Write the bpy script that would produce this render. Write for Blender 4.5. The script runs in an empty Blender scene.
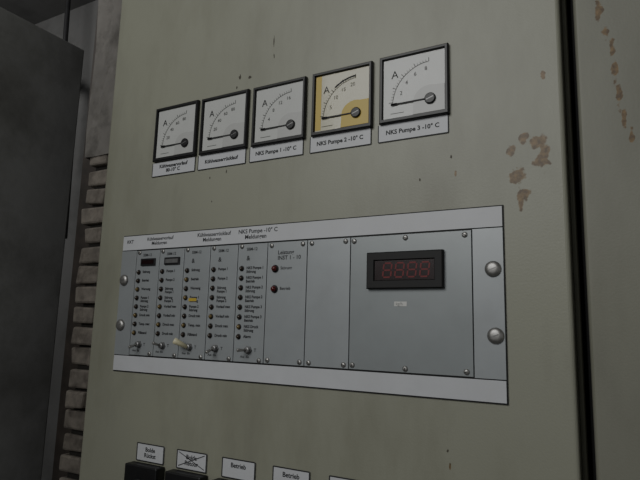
import bpy, bmesh, math, random
from mathutils import Vector, Matrix
random.seed(7)
MM=0.001
Z0=1.5      # height of the rack centre above the floor
SC=bpy.context.scene
# ------------------------------------------------------------------ materials
def mat(name,col,rough=0.5,metal=0.0,var=0.0,vscale=30.0,bump=0.0,bscale=200.0,coat=0.0,emit=None,estr=0.0,dirt=None,dirtamt=0.0,dscale=4.0,dstretch=1.0):
    m=bpy.data.materials.new(name); m.use_nodes=True
    nt=m.node_tree; N=nt.nodes; L=nt.links
    b=N["Principled BSDF"]
    b.inputs["Roughness"].default_value=rough; b.inputs["Metallic"].default_value=metal
    b.inputs["Coat Weight"].default_value=coat; b.inputs["Coat Roughness"].default_value=0.08
    tc=N.new("ShaderNodeTexCoord")
    n1=N.new("ShaderNodeTexNoise"); n1.inputs["Scale"].default_value=vscale; n1.inputs["Detail"].default_value=5
    L.new(tc.outputs["Object"],n1.inputs["Vector"])
    mr=N.new("ShaderNodeMapRange"); mr.inputs[1].default_value=0.3; mr.inputs[2].default_value=0.7
    mr.inputs[3].default_value=1-var; mr.inputs[4].default_value=1+var
    L.new(n1.outputs["Fac"],mr.inputs[0])
    mx=N.new("ShaderNodeMix"); mx.data_type='RGBA'; mx.blend_type='MULTIPLY'; mx.inputs[0].default_value=1
    mx.inputs[6].default_value=(*col,1); L.new(mr.outputs[0],mx.inputs[7])
    out=mx.outputs[2]
    if dirt:
        n2=N.new("ShaderNodeTexNoise"); n2.inputs["Scale"].default_value=dscale; n2.inputs["Detail"].default_value=8; n2.inputs["Roughness"].default_value=0.65
        mpp=N.new("ShaderNodeMapping"); mpp.inputs["Scale"].default_value=(1,1,dstretch)
        L.new(tc.outputs["Object"],mpp.inputs["Vector"]); L.new(mpp.outputs[0],n2.inputs["Vector"])
        r=N.new("ShaderNodeMapRange"); r.inputs[1].default_value=0.48; r.inputs[2].default_value=0.75; r.inputs[3].default_value=0; r.inputs[4].default_value=dirtamt
        L.new(n2.outputs["Fac"],r.inputs[0])
        m2=N.new("ShaderNodeMix"); m2.data_type='RGBA'
        L.new(r.outputs[0],m2.inputs[0]); L.new(out,m2.inputs[6]); m2.inputs[7].default_value=(*dirt,1); out=m2.outputs[2]
    L.new(out,b.inputs["Base Color"])
    if bump:
        n3=N.new("ShaderNodeTexNoise"); n3.inputs["Scale"].default_value=bscale; n3.inputs["Detail"].default_value=3
        L.new(tc.outputs["Object"],n3.inputs["Vector"])
        bp=N.new("ShaderNodeBump"); bp.inputs["Strength"].default_value=bump; bp.inputs["Distance"].default_value=0.001
        L.new(n3.outputs["Fac"],bp.inputs["Height"]); L.new(bp.outputs["Normal"],b.inputs["Normal"])
    if emit:
        b.inputs["Emission Color"].default_value=(*emit,1); b.inputs["Emission Strength"].default_value=estr
    return m
def add_chips(m,blobs,rust=(0.085,0.050,0.018)):
    """chipped paint / rust at given places (x,z,rx,rz in metres) in object space"""
    nt=m.node_tree; N=nt.nodes; L=nt.links; b=N["Principled BSDF"]
    src=b.inputs["Base Color"].links[0].from_socket
    tc=N.new("ShaderNodeTexCoord")
    nz=N.new("ShaderNodeTexNoise"); nz.inputs["Scale"].default_value=110; nz.inputs["Detail"].default_value=5
    L.new(tc.outputs["Object"],nz.inputs["Vector"])
    nf=N.new("ShaderNodeMath"); nf.operation='MULTIPLY_ADD'; nf.inputs[1].default_value=4.0; nf.inputs[2].default_value=-2.0
    L.new(nz.outputs["Fac"],nf.inputs[0])
    acc=None
    for (x,z,rx,rz) in blobs:
        mp=N.new("ShaderNodeVectorMath"); mp.operation='SUBTRACT'; mp.inputs[1].default_value=(x,0,z)
        L.new(tc.outputs["Object"],mp.inputs[0])
        sc=N.new("ShaderNodeVectorMath"); sc.operation='MULTIPLY'; sc.inputs[1].default_value=(1/rx,0,1/rz)
        L.new(mp.outputs[0],sc.inputs[0])
        ln=N.new("ShaderNodeVectorMath"); ln.operation='LENGTH'; L.new(sc.outputs[0],ln.inputs[0])
        if acc is None: acc=ln.outputs["Value"]
        else:
            mi=N.new("ShaderNodeMath"); mi.operation='MINIMUM'; L.new(acc,mi.inputs[0]); L.new(ln.outputs["Value"],mi.inputs[1]); acc=mi.outputs[0]
    ad=N.new("ShaderNodeMath"); ad.operation='ADD'; L.new(acc,ad.inputs[0]); L.new(nf.outputs[0],ad.inputs[1])
    r1=N.new("ShaderNodeMapRange"); r1.inputs[1].default_value=0.95; r1.inputs[2].default_value=0.65; r1.inputs[3].default_value=0; r1.inputs[4].default_value=.95
    L.new(ad.outputs[0],r1.inputs[0])
    m2=N.new("ShaderNodeMix"); m2.data_type='RGBA'; L.new(r1.outputs[0],m2.inputs[0]); L.new(src,m2.inputs[6])
    n4=N.new("ShaderNodeTexNoise"); n4.inputs["Scale"].default_value=220; L.new(tc.outputs["Object"],n4.inputs["Vector"])
    rr=N.new("ShaderNodeMapRange"); rr.inputs[1].default_value=.35; rr.inputs[2].default_value=.65; L.new(n4.outputs["Fac"],rr.inputs[0])
    m3=N.new("ShaderNodeMix"); m3.data_type='RGBA'; L.new(rr.outputs[0],m3.inputs[0]); m3.inputs[6].default_value=(*rust,1); m3.inputs[7].default_value=(rust[0]*2.5,rust[1]*2.7,rust[2]*2.8,1)
    L.new(m3.outputs[2],m2.inputs[7])
    L.new(m2.outputs[2],b.inputs["Base Color"])
PAINT=(0.285,0.290,0.232)
m_door=mat("paint_door",PAINT,0.42,var=0.05,vscale=5,bump=0.12,bscale=500,dirt=(0.15,0.147,0.11),dirtamt=0.5,dscale=9,dstretch=.35)
add_chips(m_door,[(.277,.128,.006,.018),(.256,.112,.008,.007),(.251,.136,.004,.005),(.262,.145,.004,.005),(.262,.095,.005,.005),(.272,.14,.006,.008),(.257,.09,.003,.010),(.28,.2,.002,.005),
   (.192,-.143,.0013,.003),(.2,.12,.0015,.003)])
m_door2=mat("paint_door_next",(0.215,0.217,0.175),0.5,var=0.05,vscale=5,bump=0.12,bscale=500,dirt=(0.13,0.13,0.10),dirtamt=0.5,dscale=9,dstretch=.35)
add_chips(m_door2,[(.327,.252,.0035,.010),(.331,.232,.003,.008),(.335,.212,.0022,.010),(.3365,.195,.0025,.014),(.338,.172,.0025,.014),(.341,.15,.002,.010),(.345,.136,.0018,.008)])
m_mark=mat("paint_scuff",(0.07,0.06,0.045),0.7,var=.2)
m_body=mat("paint_body",(0.12,0.12,0.09),0.6,var=0.05)
m_gap=mat("seal_and_gap_shade",(0.010,0.010,0.010),0.8)  # seal rubber, and painted shade for the gap between the doors
m_black=mat("black_plastic",(0.012,0.012,0.013),0.4,var=0.1)
m_blackm=mat("black_matte",(0.008,0.008,0.008),0.6)
m_dial=mat("dial_white",(0.50,0.51,0.49),0.4,var=0.03,coat=0.3)
m_dialy=mat("dial_cream",(0.52,0.50,0.38),0.4,var=0.03,coat=0.3)
m_cover=mat("dial_cover",(0.44,0.445,0.43),0.35,var=0.03)
m_yel=mat("dial_yellow",(0.50,0.37,0.06),0.4,var=0.03)
m_ink=mat("ink",(0.02,0.02,0.022),0.6)
m_ink2=mat("ink_grey",(0.08,0.08,0.08),0.6)
m_label=mat("label_white",(0.53,0.54,0.56),0.45,var=0.03,vscale=60,dirt=(0.38,0.38,0.36),dirtamt=0.3,dscale=30)
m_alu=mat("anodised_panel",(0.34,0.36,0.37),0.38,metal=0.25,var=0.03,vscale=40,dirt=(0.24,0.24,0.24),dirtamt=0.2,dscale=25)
m_alu2=mat("anodised_panel_display",(0.28,0.30,0.305),0.36,metal=0.25,var=0.03,vscale=40,dirt=(0.21,0.225,0.22),dirtamt=0.2,dscale=25)  # blue-grey tone of the display module's own front
m_screw=mat("screw_steel",(0.36,0.355,0.34),0.4,metal=0.8,var=0.1,vscale=300)
m_screwd=mat("screw_dull",(0.22,0.22,0.22),0.4,metal=0.6,var=0.1,vscale=300)
m_led=mat("led_dark",(0.035,0.022,0.012),0.2,coat=0.5)
m_ledy=mat("led_amber",(0.16,0.11,0.03),0.25,coat=0.5)
m_ledr=mat("led_red",(0.10,0.008,0.008),0.25,coat=0.4)
m_win=mat("display_window",(0.014,0.003,0.004),0.25,coat=0.0)
m_seg=mat("display_segment",(0.10,0.006,0.008),0.5,emit=(0.5,0.01,0.015),estr=0.045)
m_stick=mat("sticker_pale",(0.6,0.6,0.57),0.5)
m_capy=mat("cap_cream",(0.66,0.62,0.42),0.45)
m_left=mat("old_grey_steel",(0.25,0.25,0.247),0.6,var=0.14,vscale=4,bump=0.4,bscale=60,dirt=(0.10,0.098,0.09),dirtamt=0.75,dscale=7)
m_plast=mat("plaster",(0.20,0.19,0.175),0.9,var=0.15,vscale=12,bump=0.6,bscale=60,dirt=(0.07,0.065,0.055),dirtamt=0.9,dscale=9)
m_brick=mat("brick_old",(0.24,0.215,0.185),0.9,var=0.25,vscale=25,bump=0.8,bscale=80,dirt=(0.08,0.065,0.055),dirtamt=0.8,dscale=18)
m_mort=mat("mortar_dark",(0.04,0.037,0.033),0.95,var=0.2,vscale=40)
m_wall=mat("wall_grey",(0.17,0.17,0.168),0.9,var=0.15,vscale=2,dirt=(0.07,0.068,0.065),dirtamt=0.7,dscale=3)
m_floor=mat("concrete_floor",(0.16,0.155,0.145),0.85,var=0.15,vscale=4,dirt=(0.06,0.055,0.05),dirtamt=0.6,dscale=3)
m_pipe=mat("pipe_dark",(0.03,0.03,0.032),0.5,var=0.2)
m_col=mat("gap_shade_brown",(0.055,0.045,0.038),0.7,var=0.3,vscale=12,dirt=(0.02,0.018,0.016),dirtamt=.8,dscale=10)
# ------------------------------------------------------------------ helpers
def empty(name,loc=(0,0,0),parent=None):
    e=bpy.data.objects.new(name,None); SC.collection.objects.link(e); e.location=loc; e.empty_display_size=0.02
    if parent: e.parent=parent
    return e
def finish(bm,name,m,parent=None,loc=(0,0,0),smooth=False,bevel=0,segs=2):
    me=bpy.data.meshes.new(name); bmesh.ops.recalc_face_normals(bm,faces=bm.faces); bm.to_mesh(me); bm.free()
    o=bpy.data.objects.new(name,me); SC.collection.objects.link(o); me.materials.append(m); o.location=loc
    if parent: o.parent=parent
    if smooth:
        for p in me.polygons: p.use_smooth=True
    if bevel:
        b=o.modifiers.new("bevel",'BEVEL'); b.width=bevel; b.segments=segs; b.limit_method='ANGLE'
    return o
def bx(bm,x0,x1,y0,y1,z0,z1):
    v=[bm.verts.new(c) for c in [(x0,y0,z0),(x1,y0,z0),(x1,y1,z0),(x0,y1,z0),(x0,y0,z1),(x1,y0,z1),(x1,y1,z1),(x0,y1,z1)]]
    for f in [(0,1,2,3),(4,7,6,5),(0,4,5,1),(1,5,6,2),(2,6,7,3),(3,7,4,0)]: bm.faces.new([v[i] for i in f])
    return v
def cyl(bm,x,z,r,y0,y1,seg=24,r2=None,rings=None):
    """lathe along -y : list of (radius,y)"""
    prof=rings or [(r,y1),(r2 if r2 is not None else r,y0)]
    loops=[]
    for (rr,yy) in prof:
        loops.append([bm.verts.new((x+rr*math.cos(2*math.pi*i/seg),yy,z+rr*math.sin(2*math.pi*i/seg))) for i in range(seg)])
    for a,b in zip(loops[:-1],loops[1:]):
        for i in range(seg): bm.faces.new([a[i],a[(i+1)%seg],b[(i+1)%seg],b[i]])
    bm.faces.new(loops[0]); bm.faces.new(loops[-1])
def poly(bm,pts,y):
    bm.faces.new([bm.verts.new((p[0],y,p[1])) for p in pts])
def stroke(bm,x0,z0,x1,z1,w,y):
    d=Vector((x1-x0,z1-z0)); n=Vector((-d.y,d.x)).normalized()*w/2
    poly(bm,[(x0+n.x,z0+n.y),(x1+n.x,z1+n.y),(x1-n.x,z1-n.y),(x0-n.x,z0-n.y)],y)
def arc(bm,cx,cz,r,w,a0,a1,y,n=24):
    for i in range(n):
        a=math.radians(a0+(a1-a0)*i/n); b=math.radians(a0+(a1-a0)*(i+1)/n)
        poly(bm,[(cx+(r-w/2)*math.cos(a),cz+(r-w/2)*math.sin(a)),(cx+(r+w/2)*math.cos(a),cz+(r+w/2)*math.sin(a)),
                 (cx+(r+w/2)*math.cos(b),cz+(r+w/2)*math.sin(b)),(cx+(r-w/2)*math.cos(b),cz+(r-w/2)*math.sin(b))],y)
def text(s,x,z,y,size,parent,m=None,align='LEFT',sx=1.0,name="lettering",bold=.02):
    c=bpy.data.curves.new(name,'FONT'); c.body=s; c.size=size; c.align_x=align; c.space_line=0.95
    c.resolution_u=3; c.offset=size*bold
    o=bpy.data.objects.new(name,c); SC.collection.objects.link(o); c.materials.append(m or m_ink)
    o.rotation_euler=(math.pi/2,0,0); o.location=(x,y,z); o.scale=(sx,1,1); o.parent=parent
    return o
def screw(bm,x,z,r,y,h):
    cyl(bm,x,z,r,0,0,seg=24,rings=[(r,y),(r*0.98,y-h*0.35),(r*0.8,y-h*0.8),(r*0.45,y-h),(0.0001,y-h*1.02)])
# ------------------------------------------------------------------ cabinet
cab=empty("electrical_control_cabinet",(0,0,Z0))
bm=bmesh.new(); bx(bm,-.289,.2955,0,.02,-1.38,.62)
finish(bm,"cabinet_door",m_door,cab,bevel=.0035,segs=4)
bm=bmesh.new(); bx(bm,-.285,.2995,.0245,.42,-1.5,.66)
finish(bm,"cabinet_body",m_body,cab,bevel=.003)
bm=bmesh.new(); bx(bm,-.28,.29,.0198,.0247,-1.37,.61)
finish(bm,"door_seal",m_gap,cab)
bm=bmesh.new()
def scuff(x,z,w,h):
    n=9; pts=[]
    for i in range(n):
        a=2*math.pi*i/n; r=random.uniform(.5,1.1); pts.append((x+w*r*math.cos(a),z+h*r*math.sin(a)))
    poly(bm,pts,-.0001)
for a in [(-.014,.306,.0011,.010),(-.013,.288,.0009,.004),(-.062,.271,.0022,.0045),(-.047,.268,.003,.0028),(-.066,.259,.0014,.0022),(.196,.137,.001,.002),(-.10,.150,.001,.002),(-.095,.12,.0008,.0015),(.19,-.13,.001,.0018),(-.075,.155,.0012,.003),(.165,.118,.001,.0016)]: scuff(*a)
finish(bm,"paint_scuffs",m_mark,cab)
cab2=empty("electrical_control_cabinet.001",(0,0,Z0))
bm=bmesh.new(); bx(bm,.3065,.90,0,.02,-1.38,.62)
finish(bm,"cabinet_door",m_door2,cab2,bevel=.004,segs=4)
bm=bmesh.new(); bx(bm,.3025,.902,.0245,.42,-1.5,.66)
finish(bm,"cabinet_body",m_gap,cab2,bevel=.003)  # body coloured near black so the door gap reads as shaded
bm=bmesh.new(); bx(bm,.31,.89,.0198,.0247,-1.37,.61)
finish(bm,"door_seal",m_gap,cab2)
# ------------------------------------------------------------------ meters
S=.072
def meter(x,zb,yellow,nums):
    D=.005
    e=empty("analog_ammeter",(x,0,Z0+zb))
    b=.003
    bm=bmesh.new()
    o0=[(0,0),(S,0),(S,S),(0,S)]; i0=[(b,b*1.3),(S-b,b*1.3),(S-b,S-b),(b,S-b)]
    k=.0010; i1=[(p[0]+(k if p[0]<S/2 else -k),p[1]+(k if p[1]<S/2 else -k)) for p in i0]
    c=.0010; o1=[(p[0]+(c if p[0]<S/2 else -c),p[1]+(c if p[1]<S/2 else -c)) for p in o0]
    rings=[(o0,0),(o0,-D+.001),(o1,-D),(i0,-D),(i1,-D+.0026)]
    lp=[[bm.verts.new((p[0],y,p[1])) for p in r] for r,y in rings]
    for a,bb in zip(lp[:-1],lp[1:]):
        for i in range(4): bm.faces.new([a[i],a[(i+1)%4],bb[(i+1)%4],bb[i]])
    bm.faces.new(lp[0])
    finish(bm,"bezel",m_black,e)
    yf=-D+.0026
    bm=bmesh.new(); bx(bm,b,S-b,yf,yf+.001,b,S-b); finish(bm,"dial_face",m_dialy if yellow else m_dial,e)
    px,pz=.0535,.0185
    bm=bmesh.new()
    xr=S-b-.0012; zl=b*1.3+.0012
    pts=[(xr,zl),(xr,.032)]+[(px+.0165*math.cos(math.radians(a))-.001,pz+.0145*math.sin(math.radians(a))) for a in range(70,200,13)]+[(px-.018,zl)]
    f=[bm.verts.new((p[0],yf-.0006,p[1])) for p in pts]; g=[bm.verts.new((p[0],yf,p[1])) for p in pts]
    bm.faces.new(f)
    for i in range(len(f)): bm.faces.new([f[i],f[(i+1)%len(f)],g[(i+1)%len(f)],g[i]])
    finish(bm,"corner_cover",m_yel if yellow else m_cover,e)
    bm=bmesh.new()
    cyl(bm,px,pz,.006,0,0,rings=[(.0056,yf-.0006),(.0056,yf-.0022),(.0048,yf-.0028),(.0001,yf-.0029)])
    finish(bm,"zero_adjuster",m_black,e)
    bm=bmesh.new(); stroke(bm,px-.0035,pz-.0012,px+.0035,pz+.0012,.0008,yf-.00295); finish(bm,"adjuster_slot",m_screwd,e)
    if yellow:
        bm=bmesh.new(); bx(bm,b+.0012,b+.008,yf-.0002,yf,b+.003,S-b-.0012); finish(bm,"yellow_band",m_yel,e)
    bm=bmesh.new(); R=.0395; yi=yf-.0003
    if yellow: arc(bm,px,pz,R+.0025,.0018,92,128,yi)
    arc(bm,px,pz,R,.0005,92,176,yi)
    n=20
    for i in range(n+1):
        a=math.radians(176-84*i/n); l=.0040 if i%5==0 else .0024
        stroke(bm,px+R*math.cos(a),pz+R*math.sin(a),px+(R+l)*math.cos(a),pz+(R+l)*math.sin(a),.0007 if i%5==0 else .0004,yi)
    stroke(bm,.012,.0095,.026,.0095,.0005,yi)
    finish(bm,"scale_markings",m_ink2 if not yellow else m_ink,e)
    bm=bmesh.new(); bx(bm,.0125,px-.006,yi-.0012,yi-.0006,pz-.0003,pz+.0010); bx(bm,.0125,.019,yi-.0012,yi-.0006,pz-.0008,pz+.0015); finish(bm,"needle",m_ink,e)
    text("A",.0125 if not yellow else .0135,.047,yi,.0115,e,name="unit_letter",bold=0)
    for i,s in enumerate(nums):
        a=math.radians(160-62*i/(len(nums)-1)); r=.0325
        text(s,px+r*math.cos(a),pz+r*math.sin(a)-.0015,yi,.0058,e,align='CENTER',name="scale_number",m=m_ink2,bold=0)
    return e
mx=[-.198,-.1202,-.0416,.0400,.1208]
NUM=[["20","40","60","80"],["20","40","60","80"],["4","8","12","16"],["5","10","15","20"],["2","4","6","8"]]
LT=["Kühlwasservorlauf\n80-10° C","Kühlwasserrücklauf","NKS Pumpe 1 -10° C","NKS Pumpe 2 -10° C","NKS Pumpe 3 -10° C"]
for i,x in enumerate(mx):
    X=x+(.34-x)*.01-[.0026,.0014,0,0,-.0004][i]
    dz=[.0018,.0008,0,0,.0006][i]
    e=meter(X,.179+dz,i==3,NUM[i])
    ox=x+.0005-X; oz=.1615-.179-dz
    bm=bmesh.new(); bx(bm,ox,ox+.0725,-.0008,0,oz,oz+.018); finish(bm,"label_plate",m_label,e)
    bm=bmesh.new()
    for q in [(0,0,.0725,0),(0,0,0,.018),(.0725,0,.0725,.018)]: stroke(bm,q[0]+ox,q[1]+oz,q[2]+ox,q[3]+oz,.0010,-.00095)
    finish(bm,"label_edge",m_ink,e)
    text(LT[i],ox+.036,oz+(.0105 if i==0 else .0070),-.00095,.0064,e,align='CENTER',bold=.035)
# ------------------------------------------------------------------ rack
rk=empty("rack_monitoring_unit",(.0015,0,Z0))
W=.2413;H=.06625;HS=.0200
T=.0025
bm=bmesh.new(); bx(bm,-W,W,-T+.0012,0,-H-HS,H+HS); finish(bm,"rack_backing",m_blackm,rk)
for s,n in ((1,"label_strip_top"),(-1,"label_strip_bottom")):
    bm=bmesh.new(); a,b=sorted((s*(H+.0004),s*(H+HS-.0012)))
    bx(bm,-W+.001,W-.001,-T,-T+.0012,a,b); finish(bm,n,m_label,rk,bevel=.0002)
HP=.00508
bounds=[-.2134]
for w in [8,8,8,8,8,10,10,24]: bounds.append(bounds[-1]+w*HP)
for x0,x1,n in ((-W+.0008,-.2138,"rack_ear_1"),(.2138,W-.0008,"rack_ear_2")):
    bm=bmesh.new(); bx(bm,x0,x1,-T-.0002,-T+.0012,-H+.0005,H-.0005); finish(bm,n,m_alu,rk,bevel=.0002)
for i in range(8):
    bm=bmesh.new(); bx(bm,bounds[i]+.0004,bounds[i+1]-.0004,-T-.0003,-T+.0012,-H+.0012,H-.0012)
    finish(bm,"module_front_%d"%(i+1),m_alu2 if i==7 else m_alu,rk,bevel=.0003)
YF=-T-.0003
for n,(x,zz) in enumerate([(.2315,.029),(.2325,-.029),(-.2325,.028),(-.2325,-.029)]):
    bm=bmesh.new(); screw(bm,x,zz,.0072,YF,.0032); finish(bm,"ear_screw_%d"%(n+1),m_screw,rk,smooth=True)
    bm=bmesh.new(); stroke(bm,x-.0032,zz-.0012,x+.0032,zz+.0012,.0008,YF-.0034); finish(bm,"ear_screw_slot_%d"%(n+1),m_screwd,rk)
bm=bmesh.new(); bs=bmesh.new()
pts=[]
for i in range(7):
    a=bounds[i]+.0055; b_=bounds[i+1]-.0055
    if i>=5: pts+=[(a,.0615),(a,-.0615),(b_,.0615),(b_,-.0615)]
    else: pts+=[(a,.0625),(b_,-.0625)]
pts+=[(.0955,.061),(.150,.0615),(.207,.061),(.0955,-.061),(.150,-.0615),(.207,-.061)]
for (x,zz) in pts:
    screw(bm,x,zz,.0027,YF,.0016); a=random.uniform(0,3.1)
    stroke(bs,x-.0017*math.cos(a),zz-.0017*math.sin(a),x+.0017*math.cos(a),zz+.0017*math.sin(a),.0007,YF-.0018)
finish(bm,"module_screws",m_screw,rk,smooth=True); finish(bs,"module_screw_slots",m_blackm,rk)
rows=8
TX=["Störung","Betrieb","Warnung","Pumpe 1\nStörung","Pumpe 2\nStörung","Druck min","Temp. max","Füllstand"]
T5=["NKS Pumpe 1\nStörung","NKS Pumpe 1\nBetrieb","NKS Pumpe 2\nStörung","NKS Pumpe 2\nBetrieb","NKS Pumpe 3\nStörung","NKS Pumpe 3\nBetrieb","NKS Druck\nStörung","Alarm"]
T2=["Pumpe 1","Pumpe 2","Störung\nPumpe 1","Störung\nPumpe 2","Vorlauf max","Vorlauf min","Druck max","Druck min"]
ylw={(0,2),(2,3),(3,5),(1,4),(2,6),(4,6),(0,5),(0,7),(1,6),(2,1)}
b1=bmesh.new(); b2=bmesh.new(); b3=bmesh.new()
for i in range(5):
    lx=bounds[i]+.0065
    for r in range(rows):
        zz=.0375-r*.0755/7
        cyl(b3,lx,zz,.0032,0,0,seg=16,rings=[(.0031,YF),(.0031,YF-.0006),(.0024,YF-.0008)])
        t=b2 if (i,r) in ylw else b1
        cyl(t,lx,zz,.002,0,0,seg=14,rings=[(.0023,YF-.0006),(.0023,YF-.0018),(.0016,YF-.003),(.0002,YF-.0034)])
        s=(T5 if i==4 else T2 if i%2 else TX)[r]
        text(s,lx+.0065,zz-.001,YF-.0001,.0043,rk,name="led_caption",sx=.95,bold=.04)
    text("SBM-12",bounds[i]+.012,.0575,YF-.0001,.0048,rk,name="module_type")
    if i>=2: text("&",bounds[i]+.0125,.0465,YF-.0001,.0075,rk,name="module_sign")
finish(b1,"leds_dark",m_led,rk,smooth=True); finish(b2,"leds_amber",m_ledy,rk,smooth=True); finish(b3,"led_collars",m_blackm,rk)
for i in (0,1):
    x0=bounds[i]+.010
    bm=bmesh.new(); bx(bm,x0,x0+.0245,YF-.002,YF,.0455,.0545); finish(bm,"small_display_%d"%(i+1),m_black,rk,bevel=.0004)
    bm=bmesh.new(); bx(bm,x0+.002,x0+.0225,YF-.0022,YF-.0019,.0475,.0525); finish(bm,"small_display_window_%d"%(i+1),m_screwd if i else m_win,rk)
def pin(name,p,d,L_,r0,r1,m):
    bm=bmesh.new()
    cyl(bm,0,0,0,0,0,seg=14,rings=[(r0,0),(r1*.92,-L_*.8),(r1,-L_),(r1*.7,-L_-.0007)])
    o=finish(bm,name,m,rk,loc=p,smooth=True)
    o.rotation_mode='QUATERNION'; o.rotation_quaternion=Vector((0,-1,0)).rotation_difference(Vector(d).normalized())
dirs=[(-.25,-1,-.35),(-.3,-1,.35),(-.75,-.6,.45),(-.2,-1,-.45),(-.65,-.9,.0)]
for i in range(5):
    x=bounds[i]+[.0165,.0155,.0175,.0155,.0210][i]; zz=-.052
    bm=bmesh.new(); cyl(bm,x,zz,0,0,0,seg=6,rings=[(.0045,YF),(.0045,YF-.0014)])
    cyl(bm,x,zz,0,0,0,seg=16,rings=[(.0032,YF-.001),(.0032,YF-.0045),(.0022,YF-.005)])
    finish(bm,"toggle_bushing_%d"%(i+1),m_screwd,rk)
    if i==2: pin("toggle_lever_3",(x,YF-.004,zz),dirs[i],.0165,.0022,.0037,m_capy)
    else: pin("toggle_lever_%d"%(i+1),(x,YF-.004,zz),dirs[i],.010,.0010,.0019,m_screw)
    text("Aus  Ein",x-.011,-.0605,YF-.0001,.0036,rk,name="toggle_caption")
    text("T",x+.007,-.0535,YF-.0001,.005,rk,name="toggle_caption")
bm=bmesh.new(); bx(bm,-.1205,-.1085,YF-.0004,YF,.0010,.0046); finish(bm,"yellow_tag",m_yel,rk)
text("Leistung\nINST 1 - 10",.0035,.0515,YF-.0001,.0062,rk,name="module_caption")
for n,(zz,s) in enumerate([(.036,"Störung"),(.014,"Betrieb")]):
    bm=bmesh.new(); cyl(bm,.001,zz,0,0,0,rings=[(.0042,YF),(.0042,YF-.001),(.0034,YF-.0015)]); finish(bm,"red_lamp_collar_%d"%(n+1),m_blackm,rk)
    bm=bmesh.new(); cyl(bm,.001,zz,0,0,0,rings=[(.0031,YF-.001),(.0031,YF-.003),(.002,YF-.0048),(.0002,YF-.0052)]); finish(bm,"red_lamp_%d"%(n+1),m_ledr,rk,smooth=True)
    text(s,.0075,zz-.001,YF-.0001,.0046,rk,name="lamp_caption")
dx0,dx1,dz0,dz1=.1115,.1878,.0125,.048
bm=bmesh.new(); DD=.008
o0=[(dx0,dz0),(dx1,dz0),(dx1,dz1),(dx0,dz1)]
def inset(r,k): 
    cx=(dx0+dx1)/2; cz=(dz0+dz1)/2
    return [(p[0]+(k if p[0]<cx else -k),p[1]+(k if p[1]<cz else -k)) for p in r]
rings=[(o0,YF),(o0,-DD+.001),(inset(o0,.001),-DD),(inset(o0,.0075),-DD),(inset(o0,.0085),-DD+.002)]
lp=[[bm.verts.new((p[0],y,p[1])) for p in r] for r,y in rings]
for a,bb in zip(lp[:-1],lp[1:]):
    for i in range(4): bm.faces.new([a[i],a[(i+1)%4],bb[(i+1)%4],bb[i]])
bm.faces.new(lp[-1]); bm.faces.new(lp[0])
finish(bm,"display_housing",m_blackm,rk)
w=inset(o0,.0083)
bm=bmesh.new(); bx(bm,w[0][0],w[1][0],-DD+.0017,-DD+.0019,w[0][1],w[2][1]); finish(bm,"display_window",m_win,rk)
bm=bmesh.new()
ys=-DD+.0015; dw=.0082; dh=.0135; gx=(w[1][0]-w[0][0]-.010)/4; cz=(dz0+dz1)/2
for k in range(4):
    cx=w[0][0]+.007+gx*(k+.5); x0=cx-dw/2; x1=cx+dw/2; t=.0015; sl=.0012
    def P(x,zz): return (x+sl*(zz-cz)/dh*1.2,zz)
    segs=[((x0+.0008,cz+dh/2),(x1-.0008,cz+dh/2)),((x0+.0008,cz),(x1-.0008,cz)),((x0+.0008,cz-dh/2),(x1-.0008,cz-dh/2)),
          ((x0,cz+.0009),(x0,cz+dh/2-.0009)),((x1,cz+.0009),(x1,cz+dh/2-.0009)),((x0,cz-.0009),(x0,cz-dh/2+.0009)),((x1,cz-.0009),(x1,cz-dh/2+.0009))]
    for a,b_ in segs: stroke(bm,*P(*a),*P(*b_),t,ys)
finish(bm,"display_digits",m_seg,rk)
bm=bmesh.new(); bx(bm,.139,.1515,YF-.0003,YF,-.0040,.0004); finish(bm,"display_unit_sticker",m_stick,rk)
text("kg/h",.1405,-.0031,YF-.0005,.0042,rk,m_screwd,name="unit_caption",bold=0)
ty=-T-.0001
text("KKT",-.233,.0755,ty,.0062,rk,name="strip_text")
text("Kühlwasservorlauf\n     Meldungen",-.197,.0775,ty,.0060,rk,name="strip_text")
text("Kühlwasserrücklauf\n     Meldungen",-.1135,.0775,ty,.0064,rk,name="strip_text")
text("NKS Pumpe -10° C\n     Meldungen",-.052,.0775,ty,.0068,rk,name="strip_text")
# ------------------------------------------------------------------ labelled switches at the bottom
ST=["Bolde\nRückst","Bolde\nRetour","Betrieb","Betrieb","Bolde"]
for i,xc in enumerate([-.1655,-.1015,-.036,.030,.0955]):
    e=empty("control_switch",(xc,0,Z0-.167))
    bm=bmesh.new(); bx(bm,-.0215,.0215,-.0012,0,-.0195,.0); finish(bm,"label",m_label,e)
    bm=bmesh.new()
    for q in [(-.0215,-.0195,.0215,-.0195),(-.0215,0,.0215,0),(-.0215,-.0195,-.0215,0),(.0215,-.0195,.0215,0)]: stroke(bm,*q,.0012,-.0014)
    if i==1: stroke(bm,-.019,-.017,.019,-.002,.0008,-.0015); stroke(bm,-.019,-.002,.019,-.017,.0008,-.0015)
    finish(bm,"label_border",m_ink,e)
    text(ST[i],0,-.0085,-.0014,.0068,e,align='CENTER')
    bm=bmesh.new(); bx(bm,-.0265,.0245,-.014,0,-.068,-.0215); finish(bm,"switch_housing",m_black,e,bevel=.0015)
    bm=bmesh.new(); cyl(bm,-.001,-.050,0,0,0,rings=[(.015,-.014),(.015,-.017),(.013,-.018)]); finish(bm,"switch_collar",m_black,e)
    bm=bmesh.new(); bx(bm,-.005,.003,-.032,-.0175,-.063,-.038); finish(bm,"switch_handle",m_black,e,bevel=.001)
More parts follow.
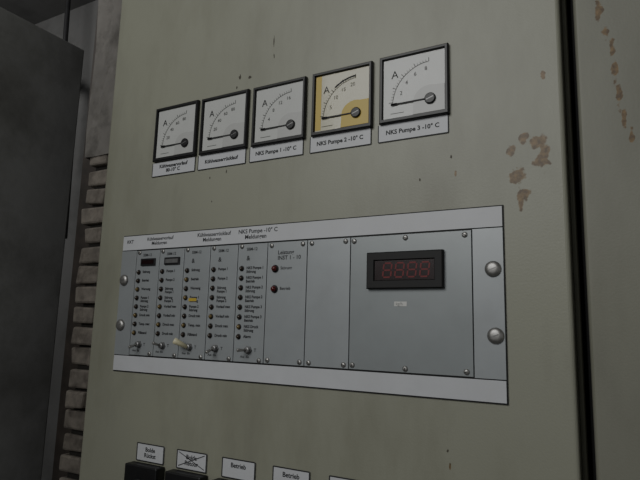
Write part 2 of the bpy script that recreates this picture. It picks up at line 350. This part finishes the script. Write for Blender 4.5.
# ------------------------------------------------------------------ left: open steel door, brick pier, wall
od=empty("open_steel_door",(0,0,0))
bm=bmesh.new(); bx(bm,-.43,-.4025,-.75,.03,.0,Z0+.402); finish(bm,"door_leaf",m_left,od,bevel=.002)
bm=bmesh.new(); bx(bm,-.45,-.4303,-.75,.03,0,Z0+.38); finish(bm,"door_back_frame",m_pipe,od)
pier=empty("brick_pier",(0,0,0))
bm=bmesh.new(); bx(bm,-1.505,-1.12,.92,1.25,0,3.2); finish(bm,"mortar_core",m_mort,pier)
bm=bmesh.new(); zz=0.0; k=0
while zz<Z0+.60:
    x=-1.53
    first=.12 if k%2 else .24
    while x<-1.13:
        x2=min(x+first,-1.11); first=.24
        j=lambda a:random.uniform(-a,a)
        v=bx(bm,x+j(.012),x2-.012+j(.004),.90+j(.010),1.2,zz+.004+j(.003),zz+.068+j(.003))
        for q in v: q.co+=Vector((j(.006),j(.006),j(.005)))
        x=x2
    zz+=.077; k+=1
finish(bm,"bricks",m_brick,pier,bevel=.008,segs=2)
bm=bmesh.new(); bx(bm,-1.54,-1.1,.892,1.26,Z0+.62,3.2)
bmesh.ops.subdivide_edges(bm,edges=bm.edges[:],cuts=8,use_grid_fill=True)
for v in bm.verts: v.co+=Vector((random.uniform(-.008,.008),random.uniform(-.008,.004),0))
finish(bm,"plaster_cover",m_plast,pier)
bm=bmesh.new(); bx(bm,-1.70,-1.56,1.0,1.012,0,3.4); bx(bm,-1.635,-1.625,1.012,1.10,0,3.4); bx(bm,-1.70,-1.56,1.10,1.112,0,3.4)
finish(bm,"gap_shade_column",m_col,bevel=.002)  # dark column added to stand in for the shaded gap beside the pier
def room(name,m,*a):
    bm=bmesh.new(); bx(bm,*a); finish(bm,name,m)
room("wall_back",m_wall,-4,4,1.5,1.6,0,3.4)
room("floor",m_floor,-4,4,-4,1.6,-.1,0)
room("ceiling",m_wall,-4,4,-4,1.6,3.4,3.5)
room("wall_left",m_wall,-4.1,-4,-4,1.6,0,3.4)
def tube(name,pts,r,m):
    c=bpy.data.curves.new(name,'CURVE'); c.dimensions='3D'; s=c.splines.new('POLY'); s.points.add(len(pts)-1)
    for p,q in zip(s.points,pts): p.co=(*q,1)
    c.bevel_depth=r; c.bevel_resolution=4; c.use_fill_caps=True
    o=bpy.data.objects.new(name,c); SC.collection.objects.link(o); c.materials.append(m); return o
tube("overhead_pipe",[(-3.4,1.3,3.15),(-2.6,1.3,2.95),(-2.35,1.3,2.85),(-2.25,1.3,2.75),(-2.22,1.3,1.9)],.03,m_pipe)
tube("hanging_cable",[(-2.45,1.35,3.4),(-2.43,1.35,3.0),(-2.38,1.35,2.8),(-2.36,1.35,2.4)],.014,m_pipe)
# ------------------------------------------------------------------ light
def area(name,loc,target,size,power,col):
    l=bpy.data.lights.new(name,'AREA'); l.shape='RECTANGLE'; l.size=size[0]; l.size_y=size[1]; l.energy=power; l.color=col
    o=bpy.data.objects.new(name,l); SC.collection.objects.link(o); o.location=loc
    o.rotation_euler=(Vector(target)-Vector(loc)).to_track_quat('-Z','Y').to_euler()
area("key_area_light",(-.25,-1.7,2.45),(-.1,0,1.7),(1.2,1.0),15.5,(1,1,.98))  # added soft key light above the front; there is no actual window
area("back_wall_fill",(-2.3,.1,3.1),(-2.5,1.5,2.4),(.8,.3),7,(1,.99,.97))  # unseen fill light, added to brighten the back wall
w=bpy.data.worlds.new("world"); SC.world=w; w.use_nodes=True
w.node_tree.nodes["Background"].inputs[0].default_value=(.66,.67,.67,1); w.node_tree.nodes["Background"].inputs[1].default_value=.30
# ------------------------------------------------------------------ camera
c=bpy.data.cameras.new("camera"); c.sensor_width=36; c.lens=1.1096*500/640*36; c.clip_start=.01
o=bpy.data.objects.new("camera",c); SC.collection.objects.link(o)
o.location=(.34001,-.5003,Z0-.02706); o.rotation_euler=(1.7295,-.0265,.5127); SC.camera=o
